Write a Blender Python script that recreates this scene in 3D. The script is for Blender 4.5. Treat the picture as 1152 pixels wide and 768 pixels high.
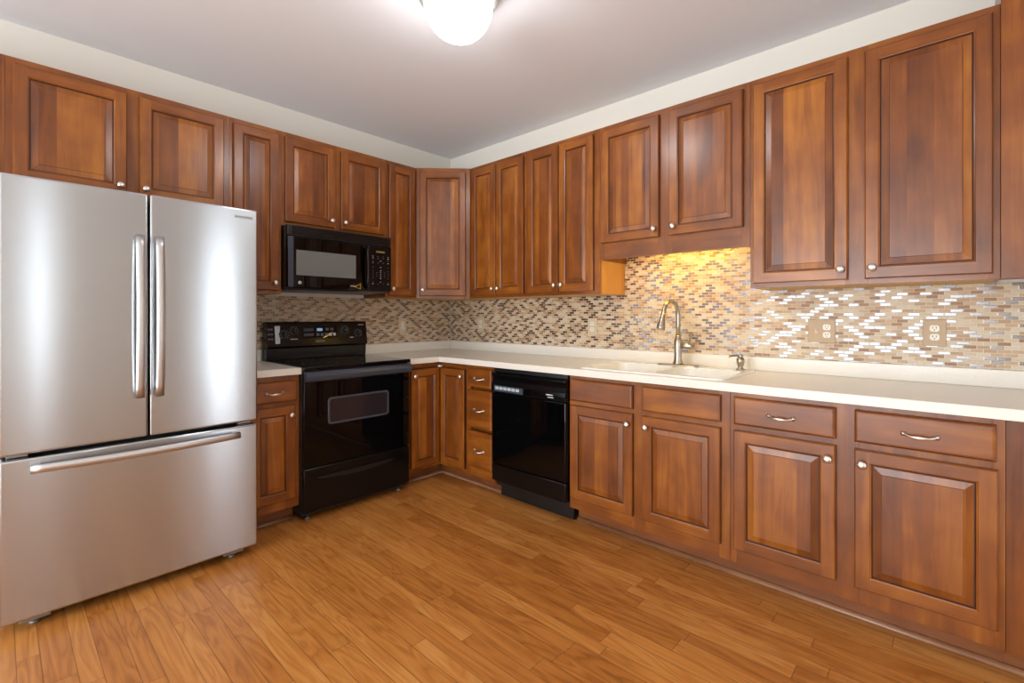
import bpy, bmesh, math, random
from mathutils import Vector, Matrix

PI = math.pi
random.seed(7)
for _o in list(bpy.data.objects):
    bpy.data.objects.remove(_o)
COL = bpy.context.scene.collection

# ------------------------------------------------------------------ camera
CX, CY, CH = 3.4495, -2.8838, 1.2158
cam_d = bpy.data.cameras.new('camera')
cam_d.sensor_width = 36.0
cam_d.lens = 36.0 * 535.34 / 1152.0
cam_d.shift_y = -28.43 / 1152.0
cam_d.clip_start = 0.02
cam = bpy.data.objects.new('camera', cam_d)
cam.location = (CX, CY, CH)
cam.rotation_euler = (PI / 2, 0, math.radians(90 - 47.2296))
COL.objects.link(cam)
bpy.context.scene.camera = cam

# ------------------------------------------------------------------ exposure / world / lights
vs = bpy.context.scene.view_settings
vs.view_transform = 'Standard'
vs.look = 'None'
vs.gamma = 1.0
vs.use_curve_mapping = False
vs.exposure = 0.0

world = bpy.data.worlds.new('world')
bpy.context.scene.world = world
world.use_nodes = True
wn = world.node_tree
wn.nodes.clear()
wo = wn.nodes.new('ShaderNodeOutputWorld')
wb = wn.nodes.new('ShaderNodeBackground')
wb.inputs['Color'].default_value = (0.86, 0.93, 1.0, 1)
wb.inputs['Strength'].default_value = 3.0
wn.links.new(wb.outputs[0], wo.inputs[0])

def area_light(name, loc, rot, sx, sy, power, color):
    l = bpy.data.lights.new(name, 'AREA')
    l.shape = 'RECTANGLE'; l.size = sx; l.size_y = sy
    l.energy = power; l.color = color
    o = bpy.data.objects.new(name, l)
    o.location = loc; o.rotation_euler = rot
    COL.objects.link(o)
    return o
# daylight standing in the two openings of the room behind the camera
RX = 4.70      # right wall plane
BY = -6.20     # back wall plane
CEIL = 2.683
area_light('patio_daylight', (2.25, BY + 0.03, 1.13), (math.radians(116), 0, 0), 2.8, 2.0, 166, (0.90, 0.96, 1.0))
area_light('window_daylight', (RX - 0.02, -1.05, 1.12), (0, PI / 2, 0), 2.0, 0.26, 3.4, (0.92, 0.97, 1.0))
area_light('sidelight_daylight', (RX - 0.02, -2.62, 1.40), (0, PI / 2, 0), 1.55, 0.12, 1.6, (0.92, 0.97, 1.0))

# ------------------------------------------------------------------ node helpers
class NT:
    def __init__(s, name):
        s.m = bpy.data.materials.new(name); s.m.use_nodes = True
        s.t = s.m.node_tree; s.t.nodes.clear()
        s.out = s.t.nodes.new('ShaderNodeOutputMaterial')
        s.b = s.t.nodes.new('ShaderNodeBsdfPrincipled')
        s.t.links.new(s.b.outputs[0], s.out.inputs[0])
    def n(s, typ, **kw):
        n = s.t.nodes.new('ShaderNode' + typ)
        for k, v in kw.items():
            setattr(n, k, v)
        return n
    def l(s, a, b):
        s.t.links.new(a, b)
    def v(s, sock, val):
        if hasattr(val, 'is_output') or isinstance(val, bpy.types.NodeSocket):
            s.l(val, sock)
        else:
            sock.default_value = val
    def math(s, op, a, b=0.0, c=None):
        n = s.n('Math', operation=op)
        s.v(n.inputs[0], a); s.v(n.inputs[1], b)
        if c is not None: s.v(n.inputs[2], c)
        return n.outputs[0]
    def mix(s, f, a, b, mode='MIX'):
        n = s.n('Mix', data_type='RGBA', blend_type=mode)
        s.v(n.inputs[0], f); s.v(n.inputs[6], a); s.v(n.inputs[7], b)
        return n.outputs[2]
    def obj(s):
        return s.n('TexCoord').outputs['Object']
    def mapping(s, vec, scale=(1, 1, 1), loc=None, rot=(0, 0, 0)):
        n = s.n('Mapping'); s.l(vec, n.inputs[0])
        n.inputs['Scale'].default_value = scale
        n.inputs['Rotation'].default_value = rot
        if loc is not None: s.v(n.inputs['Location'], loc)
        return n.outputs[0]
    def noise(s, vec, scale, detail=3, rough=0.5, dist=0.0):
        n = s.n('TexNoise'); s.l(vec, n.inputs['Vector'])
        n.inputs['Scale'].default_value = scale; n.inputs['Detail'].default_value = detail
        n.inputs['Roughness'].default_value = rough; n.inputs['Distortion'].default_value = dist
        return n.outputs['Fac']
    def ramp(s, fac, stops, interp='LINEAR'):
        n = s.n('ValToRGB'); n.color_ramp.interpolation = interp
        e = n.color_ramp.elements
        while len(e) > 1: e.remove(e[-1])
        e[0].position, e[0].color = stops[0][0], (*stops[0][1], 1)
        for p, c in stops[1:]:
            x = e.new(p); x.color = (*c, 1)
        s.v(n.inputs[0], fac)
        return n.outputs['Color']
    def bump(s, h, strength, dist):
        n = s.n('Bump'); s.l(h, n.inputs['Height'])
        n.inputs['Strength'].default_value = strength; n.inputs['Distance'].default_value = dist
        s.l(n.outputs[0], s.b.inputs['Normal'])
    def set(s, **kw):
        for k, v in kw.items():
            s.v(s.b.inputs[k.replace('_', ' ')], v)

def C(r, g, b):
    f = lambda x: (x / 255 / 12.92) if x / 255 <= 0.04045 else ((x / 255 + 0.055) / 1.055) ** 2.4
    return (f(r), f(g), f(b))
def C4(r, g, b): return (*C(r, g, b), 1)

def plain(name, col, rough=0.5, metal=0.0, **kw):
    m = NT(name)
    m.set(Base_Color=(*col, 1), Roughness=rough, Metallic=metal)
    for k, v in kw.items(): m.v(m.b.inputs[k.replace('_', ' ')], v)
    return m.m

# ------------------------------------------------------------------ materials
def wood(name, horiz, dark, mid, light, boards=0.0, rough=0.33):
    m = NT(name)
    oc = m.obj()
    info = m.n('ObjectInfo')
    rnd = info.outputs['Random']
    offs = m.n('CombineXYZ')
    m.v(offs.inputs[0], m.math('MULTIPLY', rnd, 7.3)); m.v(offs.inputs[1], m.math('MULTIPLY', rnd, 3.1)); m.v(offs.inputs[2], m.math('MULTIPLY', rnd, 11.7))
    sep = m.n('SeparateXYZ'); m.l(oc, sep.inputs[0])
    if boards:
        wob = m.math('ADD', m.math('DIVIDE', sep.outputs[0], boards), m.math('MULTIPLY', rnd, 5.0))
        bid = m.math('FLOOR', wob)
        wn_ = m.n('TexWhiteNoise', noise_dimensions='2D')
        cb = m.n('CombineXYZ'); m.v(cb.inputs[0], bid); m.v(cb.inputs[1], rnd); m.l(cb.outputs[0], wn_.inputs['Vector'])
        bv = wn_.outputs['Value']
        oc2 = m.n('CombineXYZ')
        m.v(oc2.inputs[0], sep.outputs[0]); m.v(oc2.inputs[1], sep.outputs[1]); m.v(oc2.inputs[2], m.math('ADD', sep.outputs[2], m.math('MULTIPLY', bv, 9.0)))
        src = oc2.outputs[0]
    else:
        bv = rnd; src = oc
    sc = (1.1, 6.0, 9.0) if horiz else (9.0, 6.0, 1.1)
    mp = m.mapping(src, scale=sc, loc=offs.outputs[0])
    big = m.noise(mp, 1.3, 3, 0.55, 0.8)
    sc2 = (3.0, 60.0, 95.0) if horiz else (95.0, 60.0, 3.0)
    mp2 = m.mapping(src, scale=sc2, loc=offs.outputs[0])
    fine = m.noise(mp2, 1.0, 3, 0.6)
    blotch = m.noise(m.mapping(src, scale=(1, 1, 1), loc=offs.outputs[0]), 6.5, 2, 0.5)
    t = m.math('ADD', m.math('MULTIPLY', big, 0.56), m.math('MULTIPLY', fine, 0.14))
    t = m.math('ADD', t, m.math('MULTIPLY', blotch, 0.30))
    t = m.math('ADD', t, m.math('MULTIPLY', m.math('SUBTRACT', bv, 0.5), 0.24 if boards else 0.08))
    col = m.ramp(t, [(0.25, dark), (0.50, mid), (0.74, light)])
    m.set(Base_Color=col, Roughness=m.math('ADD', m.math('MULTIPLY', fine, 0.10), rough - 0.05))
    m.set(Coat_Weight=0.35, Coat_Roughness=0.22, Specular_IOR_Level=0.4)
    m.bump(fine, 0.10, 0.0006)
    return m.m

WD, WM, WL = C(84, 39, 9), C(130, 70, 19), C(176, 108, 34)
M = {}
M['wood_v'] = wood('cherry_wood_upright_grain', False, WD, WM, WL)
M['wood_h'] = wood('cherry_wood_level_grain', True, WD, WM, WL)
M['wood_p'] = wood('cherry_wood_glued_panel', False, WD, WM, WL, boards=0.085)
M['glaze_shade'] = plain('stain_and_shade_in_moulding', C(66, 33, 14), 0.4)  # stain in the grooves, with the crease shade painted into its colour
M['edge'] = wood('cherry_wood_edge_shade', False, C(62, 30, 14), C(86, 44, 20), C(110, 60, 28))  # cherry darkened to paint in the shade along door and drawer sides
M['toe'] = wood('toe_board_wood', True, C(96, 52, 26), C(126, 74, 40), C(150, 92, 52))
M['veneer'] = wood('golden_side_veneer', False, C(168, 112, 40), C(190, 134, 56), C(206, 152, 74))
M['shoe'] = wood('shoe_moulding_wood', True, C(112, 70, 44), C(146, 100, 70), C(168, 124, 92))
M['maple'] = plain('pale_underside_wood', C(205, 165, 105), 0.55)

def m_paint(name, col, rough=0.85):
    m = NT(name)
    n = m.noise(m.obj(), 180, 2)
    m.set(Base_Color=(*col, 1), Roughness=rough)
    m.bump(n, 0.05, 0.001)
    return m.m
M['wall'] = m_paint('cream_wall_paint', C(233, 229, 219))
M['ceiling'] = m_paint('ceiling_paint', C(238, 241, 246), 0.9)
M['trim'] = plain('white_trim_paint', C(238, 238, 234), 0.4)

def m_floor():
    m = NT('oak_strip_floor')
    sep = m.n('SeparateXYZ'); m.l(m.obj(), sep.inputs[0])
    x, y = sep.outputs[0], sep.outputs[1]
    P, W1 = 0.142, 0.060
    yy = m.math('DIVIDE', y, P)
    fl = m.math('FLOOR', yy)
    fr = m.math('MULTIPLY', m.math('SUBTRACT', yy, fl), P)
    second = m.math('GREATER_THAN', fr, W1)
    row = m.math('ADD', m.math('MULTIPLY', fl, 2.0), second)
    d1 = m.math('MINIMUM', m.math('ABSOLUTE', m.math('SUBTRACT', fr, W1)), m.math('MINIMUM', fr, m.math('SUBTRACT', P, fr)))
    w1 = m.n('TexWhiteNoise', noise_dimensions='1D'); m.v(w1.inputs['W'], row)
    L = m.math('ADD', 0.55, m.math('MULTIPLY', w1.outputs['Value'], 0.5))
    w2 = m.n('TexWhiteNoise', noise_dimensions='1D'); m.v(w2.inputs['W'], m.math('ADD', row, 0.37))
    xx = m.math('ADD', m.math('DIVIDE', x, L), m.math('MULTIPLY', w2.outputs['Value'], 8.0))
    cf = m.math('FLOOR', xx)
    fx = m.math('SUBTRACT', xx, cf)
    dx = m.math('MULTIPLY', m.math('MINIMUM', fx, m.math('SUBTRACT', 1.0, fx)), L)
    seam = m.math('MINIMUM', d1, dx)
    wn = m.n('TexWhiteNoise', noise_dimensions='2D')
    cb = m.n('CombineXYZ'); m.v(cb.inputs[0], cf); m.v(cb.inputs[1], row); m.l(cb.outputs[0], wn.inputs['Vector'])
    bv = wn.outputs['Value']
    cc = m.n('CombineXYZ')
    m.v(cc.inputs[0], m.math('ADD', x, m.math('MULTIPLY', bv, 17.0)))
    m.v(cc.inputs[1], m.math('ADD', y, m.math('MULTIPLY', bv, 5.0)))
    m.v(cc.inputs[2], m.math('MULTIPLY', bv, 31.0))
    mp = m.mapping(cc.outputs[0], scale=(1.0, 8.0, 1.0))
    big = m.noise(mp, 1.7, 2, 0.45, 0.7)
    rings = m.math('POWER', m.math('PINGPONG', m.math('MULTIPLY', big, 13.0), 1.0), 0.6)
    fine = m.noise(m.mapping(cc.outputs[0], scale=(5, 150, 1)), 1.0, 3, 0.65)
    wear = m.noise(m.obj(), 1.7, 4, 0.6, 0.4)
    t = m.math('ADD', m.math('MULTIPLY', m.math('SUBTRACT', bv, 0.5), 0.24), 0.36)
    t = m.math('ADD', t, m.math('MULTIPLY', m.math('SUBTRACT', rings, 0.6), 0.24))
    t = m.math('ADD', t, m.math('MULTIPLY', fine, 0.34))
    t = m.math('SUBTRACT', t, 0.03)
    t = m.math('ADD', t, m.math('MULTIPLY', m.math('SUBTRACT', wear, 0.5), 0.35))
    col = m.ramp(t, [(0.05, C(104, 56, 20)), (0.34, C(162, 97, 38)), (0.60, C(190, 124, 58)), (0.90, C(214, 156, 88))])
    sm = m.math('SMOOTH_MIN', m.math('DIVIDE', seam, 0.0020), 1.0, 0.2)
    sm = m.math('MAXIMUM', sm, 0.0)
    col = m.mix(m.math('MULTIPLY', m.math('SUBTRACT', 1.0, sm), 0.8), col, C4(88, 48, 22))
    m.set(Base_Color=col, Roughness=m.math('ADD', 0.24, m.math('MULTIPLY', fine, 0.22)))
    h = m.math('ADD', m.math('MULTIPLY', sm, 1.0), m.math('MULTIPLY', fine, 0.12))
    m.bump(h, 0.35, 0.0008)
    return m.m
M['floor'] = m_floor()

def m_tile(name, axis):
    m = NT(name)
    sep = m.n('SeparateXYZ'); m.l(m.obj(), sep.inputs[0])
    x = sep.outputs[axis]; z = sep.outputs[2]
    PW, PH, G = 0.0415, 0.0158, 0.0017
    rz = m.math('DIVIDE', z, PH); row = m.math('FLOOR', rz); fz = m.math('SUBTRACT', rz, row)
    par = m.math('FRACT', m.math('MULTIPLY', row, 0.5))
    rx = m.math('ADD', m.math('DIVIDE', x, PW), par); colm = m.math('FLOOR', rx); fx = m.math('SUBTRACT', rx, colm)
    dz = m.math('MULTIPLY', m.math('MINIMUM', fz, m.math('SUBTRACT', 1.0, fz)), PH)
    dx = m.math('MULTIPLY', m.math('MINIMUM', fx, m.math('SUBTRACT', 1.0, fx)), PW)
    d = m.math('MINIMUM', dx, dz)
    tile = m.math('GREATER_THAN', d, G / 2)
    wn = m.n('TexWhiteNoise', noise_dimensions='2D')
    cb = m.n('CombineXYZ'); m.v(cb.inputs[0], colm); m.v(cb.inputs[1], row); m.l(cb.outputs[0], wn.inputs['Vector'])
    v = m.math('FRACT', m.math('ADD', m.math('ADD', m.math('MULTIPLY', colm, 0.618), m.math('MULTIPLY', row, 0.287)), m.math('MULTIPLY', wn.outputs['Value'], 0.42)))
    colr = m.ramp(v, [(0.0, C(190, 160, 124)), (0.18, C(204, 184, 154)), (0.36, C(178, 144, 106)), (0.46, C(208, 192, 166)),
                      (0.62, C(150, 108, 68)), (0.72, C(78, 50, 32)), (0.88, C(98, 64, 40))], 'CONSTANT')
    glass = m.math('GREATER_THAN', v, 0.72)
    wn2 = m.n('TexWhiteNoise', noise_dimensions='2D')
    cb2 = m.n('CombineXYZ'); m.v(cb2.inputs[0], row); m.v(cb2.inputs[1], colm); m.l(cb2.outputs[0], wn2.inputs['Vector'])
    mott = m.noise(m.obj(), 90, 2)
    colr = m.mix(m.math('MULTIPLY', mott, 0.22), colr, C4(160, 130, 100))
    col = m.mix(tile, C4(226, 217, 202), colr)
    m.set(Base_Color=col)
    m.set(IOR=m.math('ADD', 1.5, m.math('MULTIPLY', m.math('MULTIPLY', glass, tile), 0.62)))
    r = m.math('SUBTRACT', 0.42, m.math('MULTIPLY', glass, 0.22))
    r = m.math('ADD', r, m.math('MULTIPLY', m.math('SUBTRACT', 1.0, tile), 0.4))
    m.set(Roughness=r)
    m.bump(m.math('MINIMUM', m.math('DIVIDE', d, 0.002), 1.0), 0.5, 0.0008)
    return m.m
M['tile_x'] = m_tile('mosaic_tile_long_wall', 0)
M['tile_y'] = m_tile('mosaic_tile_short_wall', 1)

def m_counter():
    m = NT('cream_solid_surface')
    n = m.noise(m.obj(), 420, 2, 0.6)
    col = m.ramp(n, [(0.28, C(226, 218, 204)), (0.45, C(235, 229, 217)), (0.70, C(238, 233, 223))])
    m.set(Base_Color=col, Roughness=0.28)
    return m.m
M['counter'] = m_counter()
M['sink'] = plain('white_enamel', C(240, 240, 236), 0.12)

def m_steel():
    m = NT('brushed_stainless_steel')
    n = m.noise(m.mapping(m.obj(), scale=(2, 2, 320)), 1.0, 3, 0.6)
    n2 = m.noise(m.mapping(m.obj(), scale=(3.2, 3.2, 0.35)), 1.0, 2, 0.5)
    m.set(Base_Color=m.mix(n, C4(186, 190, 193), C4(193, 196, 199)), Metallic=1.0,
          Roughness=m.math('ADD', 0.22, m.math('MULTIPLY', n, 0.015)))
    m.set(Anisotropic=0.92, Anisotropic_Rotation=0.25)
    tg = m.n('Tangent', direction_type='RADIAL', axis='Z')
    m.l(tg.outputs[0], m.b.inputs['Tangent'])
    m.bump(n2, 0.06, 0.02)
    return m.m
M['steel'] = m_steel()
M['steel_h'] = plain('satin_steel_handle', C(200, 200, 200), 0.38, 1.0)
M['nickel'] = plain('brushed_nickel', C(226, 221, 212), 0.36, 1.0)
M['nickel_f'] = plain('satin_nickel_faucet', C(184, 174, 158), 0.28, 1.0)
M['black'] = plain('gloss_black_enamel', C(9, 9, 11), 0.18, IOR=1.4)
M['black_g'] = plain('black_glass', C(5, 5, 6), 0.03, IOR=1.38)
M['black_m'] = plain('matt_black_plastic', C(20, 20, 22), 0.35)
M['black_s'] = plain('dark_side_metal', C(24, 26, 32), 0.3)
M['grey_p'] = plain('dark_grey_plastic', C(60, 66, 78), 0.3)
M['gap'] = plain('dark_gasket', C(14, 13, 13), 0.7)
M['ovenwin'] = plain('oven_window_glass', C(44, 36, 38), 0.06)
M['mwwin'] = plain('microwave_window_mesh', C(114, 118, 118), 0.16)
M['white_mark'] = plain('white_print', C(205, 205, 205), 0.5)
M['grey_mark'] = plain('grey_print', C(90, 92, 96), 0.5)
M['sticker'] = plain('pale_sticker', C(190, 196, 204), 0.35)
M['yellow'] = plain('yellow_print', C(150, 120, 30), 0.4)
M['plate'] = plain('tan_stone_plate', C(186, 158, 124), 0.45)
M['plate_l'] = plain('beige_plate', C(206, 188, 160), 0.45)
M['ivory'] = plain('ivory_plastic', C(232, 226, 210), 0.35)
M['slot'] = plain('outlet_slot', C(60, 52, 44), 0.6)
M['foot'] = plain('galvanised_foot', C(150, 150, 148), 0.35, 0.8)
M['pan'] = plain('brushed_ceiling_pan', C(176, 174, 170), 0.4, 0.6)

def emit(name, col, s, base=(0.8, 0.8, 0.8)):
    m = NT(name)
    m.set(Base_Color=(*base, 1), Roughness=0.4)
    m.b.inputs['Emission Color'].default_value = (*col, 1)
    m.b.inputs['Emission Strength'].default_value = s
    return m.m
M['globe'] = emit('lit_opal_glass', (0.96, 0.98, 1.0), 23.0)
M['led_b'] = emit('blue_display_light', (0.30, 0.62, 0.9), 0.55, (0.02, 0.02, 0.03))
M['led_y'] = emit('amber_display_light', (0.9, 0.65, 0.08), 0.14, (0.05, 0.04, 0.02))
M['tube'] = emit('warm_fluorescent_tube', (1.0, 0.66, 0.10), 56.0)

def m_glass():
    m = NT('window_glass')
    t = m.n('BsdfTransparent'); g = m.n('BsdfGlossy'); g.inputs['Roughness'].default_value = 0.02
    mx = m.n('MixShader'); mx.inputs[0].default_value = 0.06
    m.l(t.outputs[0], mx.inputs[1]); m.l(g.outputs[0], mx.inputs[2]); m.l(mx.outputs[0], m.out.inputs[0])
    return m.m
M['glass'] = m_glass()

# ------------------------------------------------------------------ mesh builder
class B:
    """collects shapes, builds ONE mesh object"""
    def __init__(s):
        s.bm = bmesh.new(); s.mats = []
    def mi(s, m):
        if m not in s.mats: s.mats.append(m)
        return s.mats.index(m)
    def box(s, x0, x1, y0, y1, z0, z1, m, bev=0.0, seg=2):
        i = s.mi(m)
        x0, x1 = min(x0, x1), max(x0, x1); y0, y1 = min(y0, y1), max(y0, y1); z0, z1 = min(z0, z1), max(z0, z1)
        P = [(x0, y0, z0), (x1, y0, z0), (x1, y1, z0), (x0, y1, z0), (x0, y0, z1), (x1, y0, z1), (x1, y1, z1), (x0, y1, z1)]
        vs_ = [s.bm.verts.new(p) for p in P]
        fs = [s.bm.faces.new([vs_[k] for k in q]) for q in ((3, 2, 1, 0), (4, 5, 6, 7), (0, 1, 5, 4), (1, 2, 6, 5), (2, 3, 7, 6), (3, 0, 4, 7))]
        for f in fs: f.material_index = i
        if bev > 0:
            es = list({e for f in fs for e in f.edges})
            r = bmesh.ops.bevel(s.bm, geom=es, offset=bev, segments=seg, affect='EDGES', profile=0.5)
            for f in r['faces']: f.material_index = i; f.smooth = True
        return fs
    def poly(s, pts, m, smooth=False):
        f = s.bm.faces.new([s.bm.verts.new(p) for p in pts]); f.material_index = s.mi(m); f.smooth = smooth
        return f
    def prism(s, pts2, a0, a1, axis, m, bev=0.0, smooth=False):
        """extrude a closed 2d outline along axis ('x','y','z')"""
        i = s.mi(m)
        def P(p, a):
            if axis == 'x': return (a, p[0], p[1])
            if axis == 'y': return (p[0], a, p[1])
            return (p[0], p[1], a)
        v0 = [s.bm.verts.new(P(p, a0)) for p in pts2]; v1 = [s.bm.verts.new(P(p, a1)) for p in pts2]
        fs = [s.bm.faces.new(v0), s.bm.faces.new(v1[::-1])]
        n = len(pts2)
        for k in range(n):
            f = s.bm.faces.new([v0[k], v1[k], v1[(k + 1) % n], v0[(k + 1) % n]]); f.smooth = smooth; fs.append(f)
        for f in fs: f.material_index = i
        if bev > 0:
            es = list({e for f in fs for e in f.edges})
            r = bmesh.ops.bevel(s.bm, geom=es, offset=bev, segments=2, affect='EDGES', profile=0.5)
            for f in r['faces']: f.material_index = i
        return fs
    def lathe(s, prof, mtx, m, n=24, sx=1.0, sy=1.0):
        """prof = [(r, h)], revolved about local z, placed with mtx"""
        i = s.mi(m); rings = []
        for r, h in prof:
            if r < 1e-6:
                rings.append([s.bm.verts.new(mtx @ Vector((0, 0, h)))])
            else:
                rings.append([s.bm.verts.new(mtx @ Vector((sx * r * math.cos(2 * PI * k / n), sy * r * math.sin(2 * PI * k / n), h))) for k in range(n)])
        for a, b in zip(rings, rings[1:]):
            for k in range(n):
                if len(a) == 1 and len(b) == 1: continue
                if len(a) == 1: q = [a[0], b[k], b[(k + 1) % n]]
                elif len(b) == 1: q = [a[k], b[0], a[(k + 1) % n]]
                else: q = [a[k], b[k], b[(k + 1) % n], a[(k + 1) % n]]
                f = s.bm.faces.new(q); f.material_index = i; f.smooth = True
    def tube(s, pts, rad, m, n=12, flat=1.0, up=(0, 0, 1)):
        i = s.mi(m); pts = [Vector(p) for p in pts]; rings = []
        if not isinstance(rad, (list, tuple)): rad = [rad] * len(pts)
        u = Vector(up)
        for k, p in enumerate(pts):
            t = (pts[min(k + 1, len(pts) - 1)] - pts[max(k - 1, 0)]).normalized()
            a = u - t * u.dot(t)
            if a.length < 1e-4: a = Vector((1, 0, 0)) - t * t.x
            a.normalize(); b = t.cross(a)
            rings.append([s.bm.verts.new(p + a * math.cos(2 * PI * j / n) * rad[k] + b * math.sin(2 * PI * j / n) * rad[k] * flat) for j in range(n)])
        for a, b in zip(rings, rings[1:]):
            for j in range(n):
                f = s.bm.faces.new([a[j], a[(j + 1) % n], b[(j + 1) % n], b[j]]); f.material_index = i; f.smooth = True
        f = s.bm.faces.new(rings[0][::-1]); f.material_index = i
        f = s.bm.faces.new(rings[-1]); f.material_index = i
    def build(s, name, parent=None):
        bmesh.ops.recalc_face_normals(s.bm, faces=s.bm.faces[:])
        me = bpy.data.meshes.new(name); s.bm.to_mesh(me); s.bm.free()
        for m in s.mats: me.materials.append(M[m] if isinstance(m, str) else m)
        o = bpy.data.objects.new(name, me); COL.objects.link(o)
        if parent: o.parent = parent
        return o

def tag(o, label, cat, group=None):
    o['label'] = label; o['category'] = cat
    if group: o['group'] = group
    return o
def thing(name, label, cat, loc=(0, 0, 0), rz=0.0, group=None):
    o = bpy.data.objects.new(name, None); o.empty_display_size = 0.1
    o.location = loc; o.rotation_euler = (0, 0, rz); COL.objects.link(o)
    return tag(o, label, cat, group)
def struct(b, name):
    o = b.build(name); o['kind'] = 'structure'; return o

# ------------------------------------------------------------------ room shell
T = 0.12
b = B(); b.box(-T, RX + T, BY - T, T, -0.10, 0.0, 'floor'); struct(b, 'floor')
b = B(); b.box(-T, RX + T, BY - T, T, CEIL, CEIL + 0.10, 'ceiling'); struct(b, 'ceiling')
b = B(); b.box(-T, 0, BY - T, T, 0, CEIL, 'wall'); struct(b, 'wall_left')
b = B(); b.box(0, RX + T, 0, T, 0, CEIL, 'wall'); struct(b, 'wall_back')
# right wall with window opening
WY0, WY1, WZ0, WZ1 = -1.29, -0.81, 0.04, 2.20
b = B()
b.box(RX, RX + T, BY, -2.76, 0, CEIL, 'wall'); b.box(RX, RX + T, -2.48, WY0, 0, CEIL, 'wall')
b.box(RX, RX + T, -2.76, -2.48, 0, 0.55, 'wall'); b.box(RX, RX + T, -2.76, -2.48, 2.25, CEIL, 'wall'); b.box(RX, RX + T, WY1, 0, 0, CEIL, 'wall')
b.box(RX, RX + T, WY0, WY1, 0, WZ0, 'wall'); b.box(RX, RX + T, WY0, WY1, WZ1, CEIL, 'wall'); struct(b, 'wall_right')
# front wall (behind the camera) with patio opening
DX0, DX1, DZ1 = 0.80, 3.70, 2.16
b = B()
b.box(0, DX0, BY - T, BY, 0, CEIL, 'wall'); b.box(DX1, RX, BY - T, BY, 0, CEIL, 'wall'); b.box(DX0, DX1, BY - T, BY, DZ1, CEIL, 'wall')
struct(b, 'wall_front')
def frame_y(x0, x1, z0, z1, y, name, mull):
    b = B(); w = 0.05
    b.box(x0, x0 + w, y - 0.03, y + 0.03, z0, z1, 'trim'); b.box(x1 - w, x1, y - 0.03, y + 0.03, z0, z1, 'trim')
    b.box(x0 + w, x1 - w, y - 0.03, y + 0.03, z1 - w, z1, 'trim'); b.box(x0 + w, x1 - w, y - 0.03, y + 0.03, z0, z0 + w, 'trim')
    for q in mull: b.box(q - 0.03, q + 0.03, y - 0.03, y + 0.03, z0 + w, z1 - w, 'trim')
    b.box(x0 + w, x1 - w, y - 0.004, y + 0.004, z0 + w, z1 - w, 'glass')
    return struct(b, name)
frame_y(DX0, DX1, 0.0, DZ1, BY - 0.06, 'door_1', [2.25])
b = B(); w = 0.05; xx = RX + 0.06
for (a0, a1, c0, c1) in ((WY0, WY0 + w, WZ0, WZ1), (WY1 - w, WY1, WZ0, WZ1), (WY0 + w, WY1 - w, WZ0, WZ0 + w), (WY0 + w, WY1 - w, WZ1 - w, WZ1), (WY0 + w, WY1 - w, 1.58, 1.62)):
    b.box(xx - 0.03, xx + 0.03, a0, a1, c0, c1, 'trim')
b.box(xx - 0.004, xx + 0.004, WY0 + w, WY1 - w, WZ0 + w, WZ1 - w, 'glass'); struct(b, 'window_1')
b = B()
for (a0, a1, c0, c1) in ((-2.76, -2.71, 0.55, 2.25), (-2.53, -2.48, 0.55, 2.25), (-2.71, -2.53, 0.55, 0.60), (-2.71, -2.53, 2.20, 2.25)):
    b.box(xx - 0.03, xx + 0.03, a0, a1, c0, c1, 'trim')
b.box(xx - 0.004, xx + 0.004, -2.71, -2.53, 0.60, 2.20, 'glass'); struct(b, 'window_2')
b = B(); b.box(0.001, 0.016, BY + 0.001, -3.3, 0.001, 0.09, 'trim', 0.003); struct(b, 'baseboard_left')
b = B(); b.box(RX - 0.016, RX - 0.001, BY + 0.001, -0.80, 0.001, 0.09, 'trim', 0.003); struct(b, 'baseboard_right')

# ------------------------------------------------------------------ cabinet parts
DT = 0.022
def ring(b, r0, r1, mv, mh, face_y):
    """faces between two concentric rectangles r=(x0,x1,z0,z1,y)"""
    def cs(r): return [(r[0], r[4], r[2]), (r[1], r[4], r[2]), (r[1], r[4], r[3]), (r[0], r[4], r[3])]
    a, c = cs(r0), cs(r1)
    for k in range(4):
        b.poly([a[k], a[(k + 1) % 4], c[(k + 1) % 4], c[k]], mh if k % 2 == 0 else mv)
def inset(x0, x1, z0, z1, w, y): return (x0 + w, x1 - w, z0 + w, z1 - w, y)

def knob(b, x, y, z, r=0.0165):
    mtx = Matrix.Translation((x, y, z)) @ Matrix.Rotation(PI / 2, 4, 'X')
    b.lathe([(0, -0.001), (0.008, -0.001), (0.0055, 0.005), (0.0055, 0.011), (r * 0.8, 0.014), (r, 0.018), (r * 0.95, 0.0215), (r * 0.6, 0.0255), (r * 0.25, 0.0268), (0, 0.027)], mtx, 'nickel', 20)
def pull(b, x, y, z, w=0.092):
    n = 15; pts = []; rad = []
    for k in range(n):
        t = k / (n - 1); u = abs(2 * t - 1)
        pts.append((x - w / 2 + w * t, y - 0.006 - 0.020 * (1 - u ** 3), z - 0.003 + 0.007 * u ** 4))
        rad.append(0.0036 + 0.0034 * max(0, 1 - (2.0 * (2 * t - 1)) ** 2) + (0.002 if u > 0.9 else 0))
    b.tube(pts, rad, 'nickel', 10, 0.7)
    for sx in (-1, 1):
        mtx = Matrix.Translation((x + sx * w / 2, y, z + 0.003)) @ Matrix.Rotation(PI / 2, 4, 'X')
        b.lathe([(0, -0.001), (0.010, -0.001), (0.010, 0.002), (0.006, 0.006), (0.0055, 0.010), (0, 0.012)], mtx, 'nickel', 14)

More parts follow.
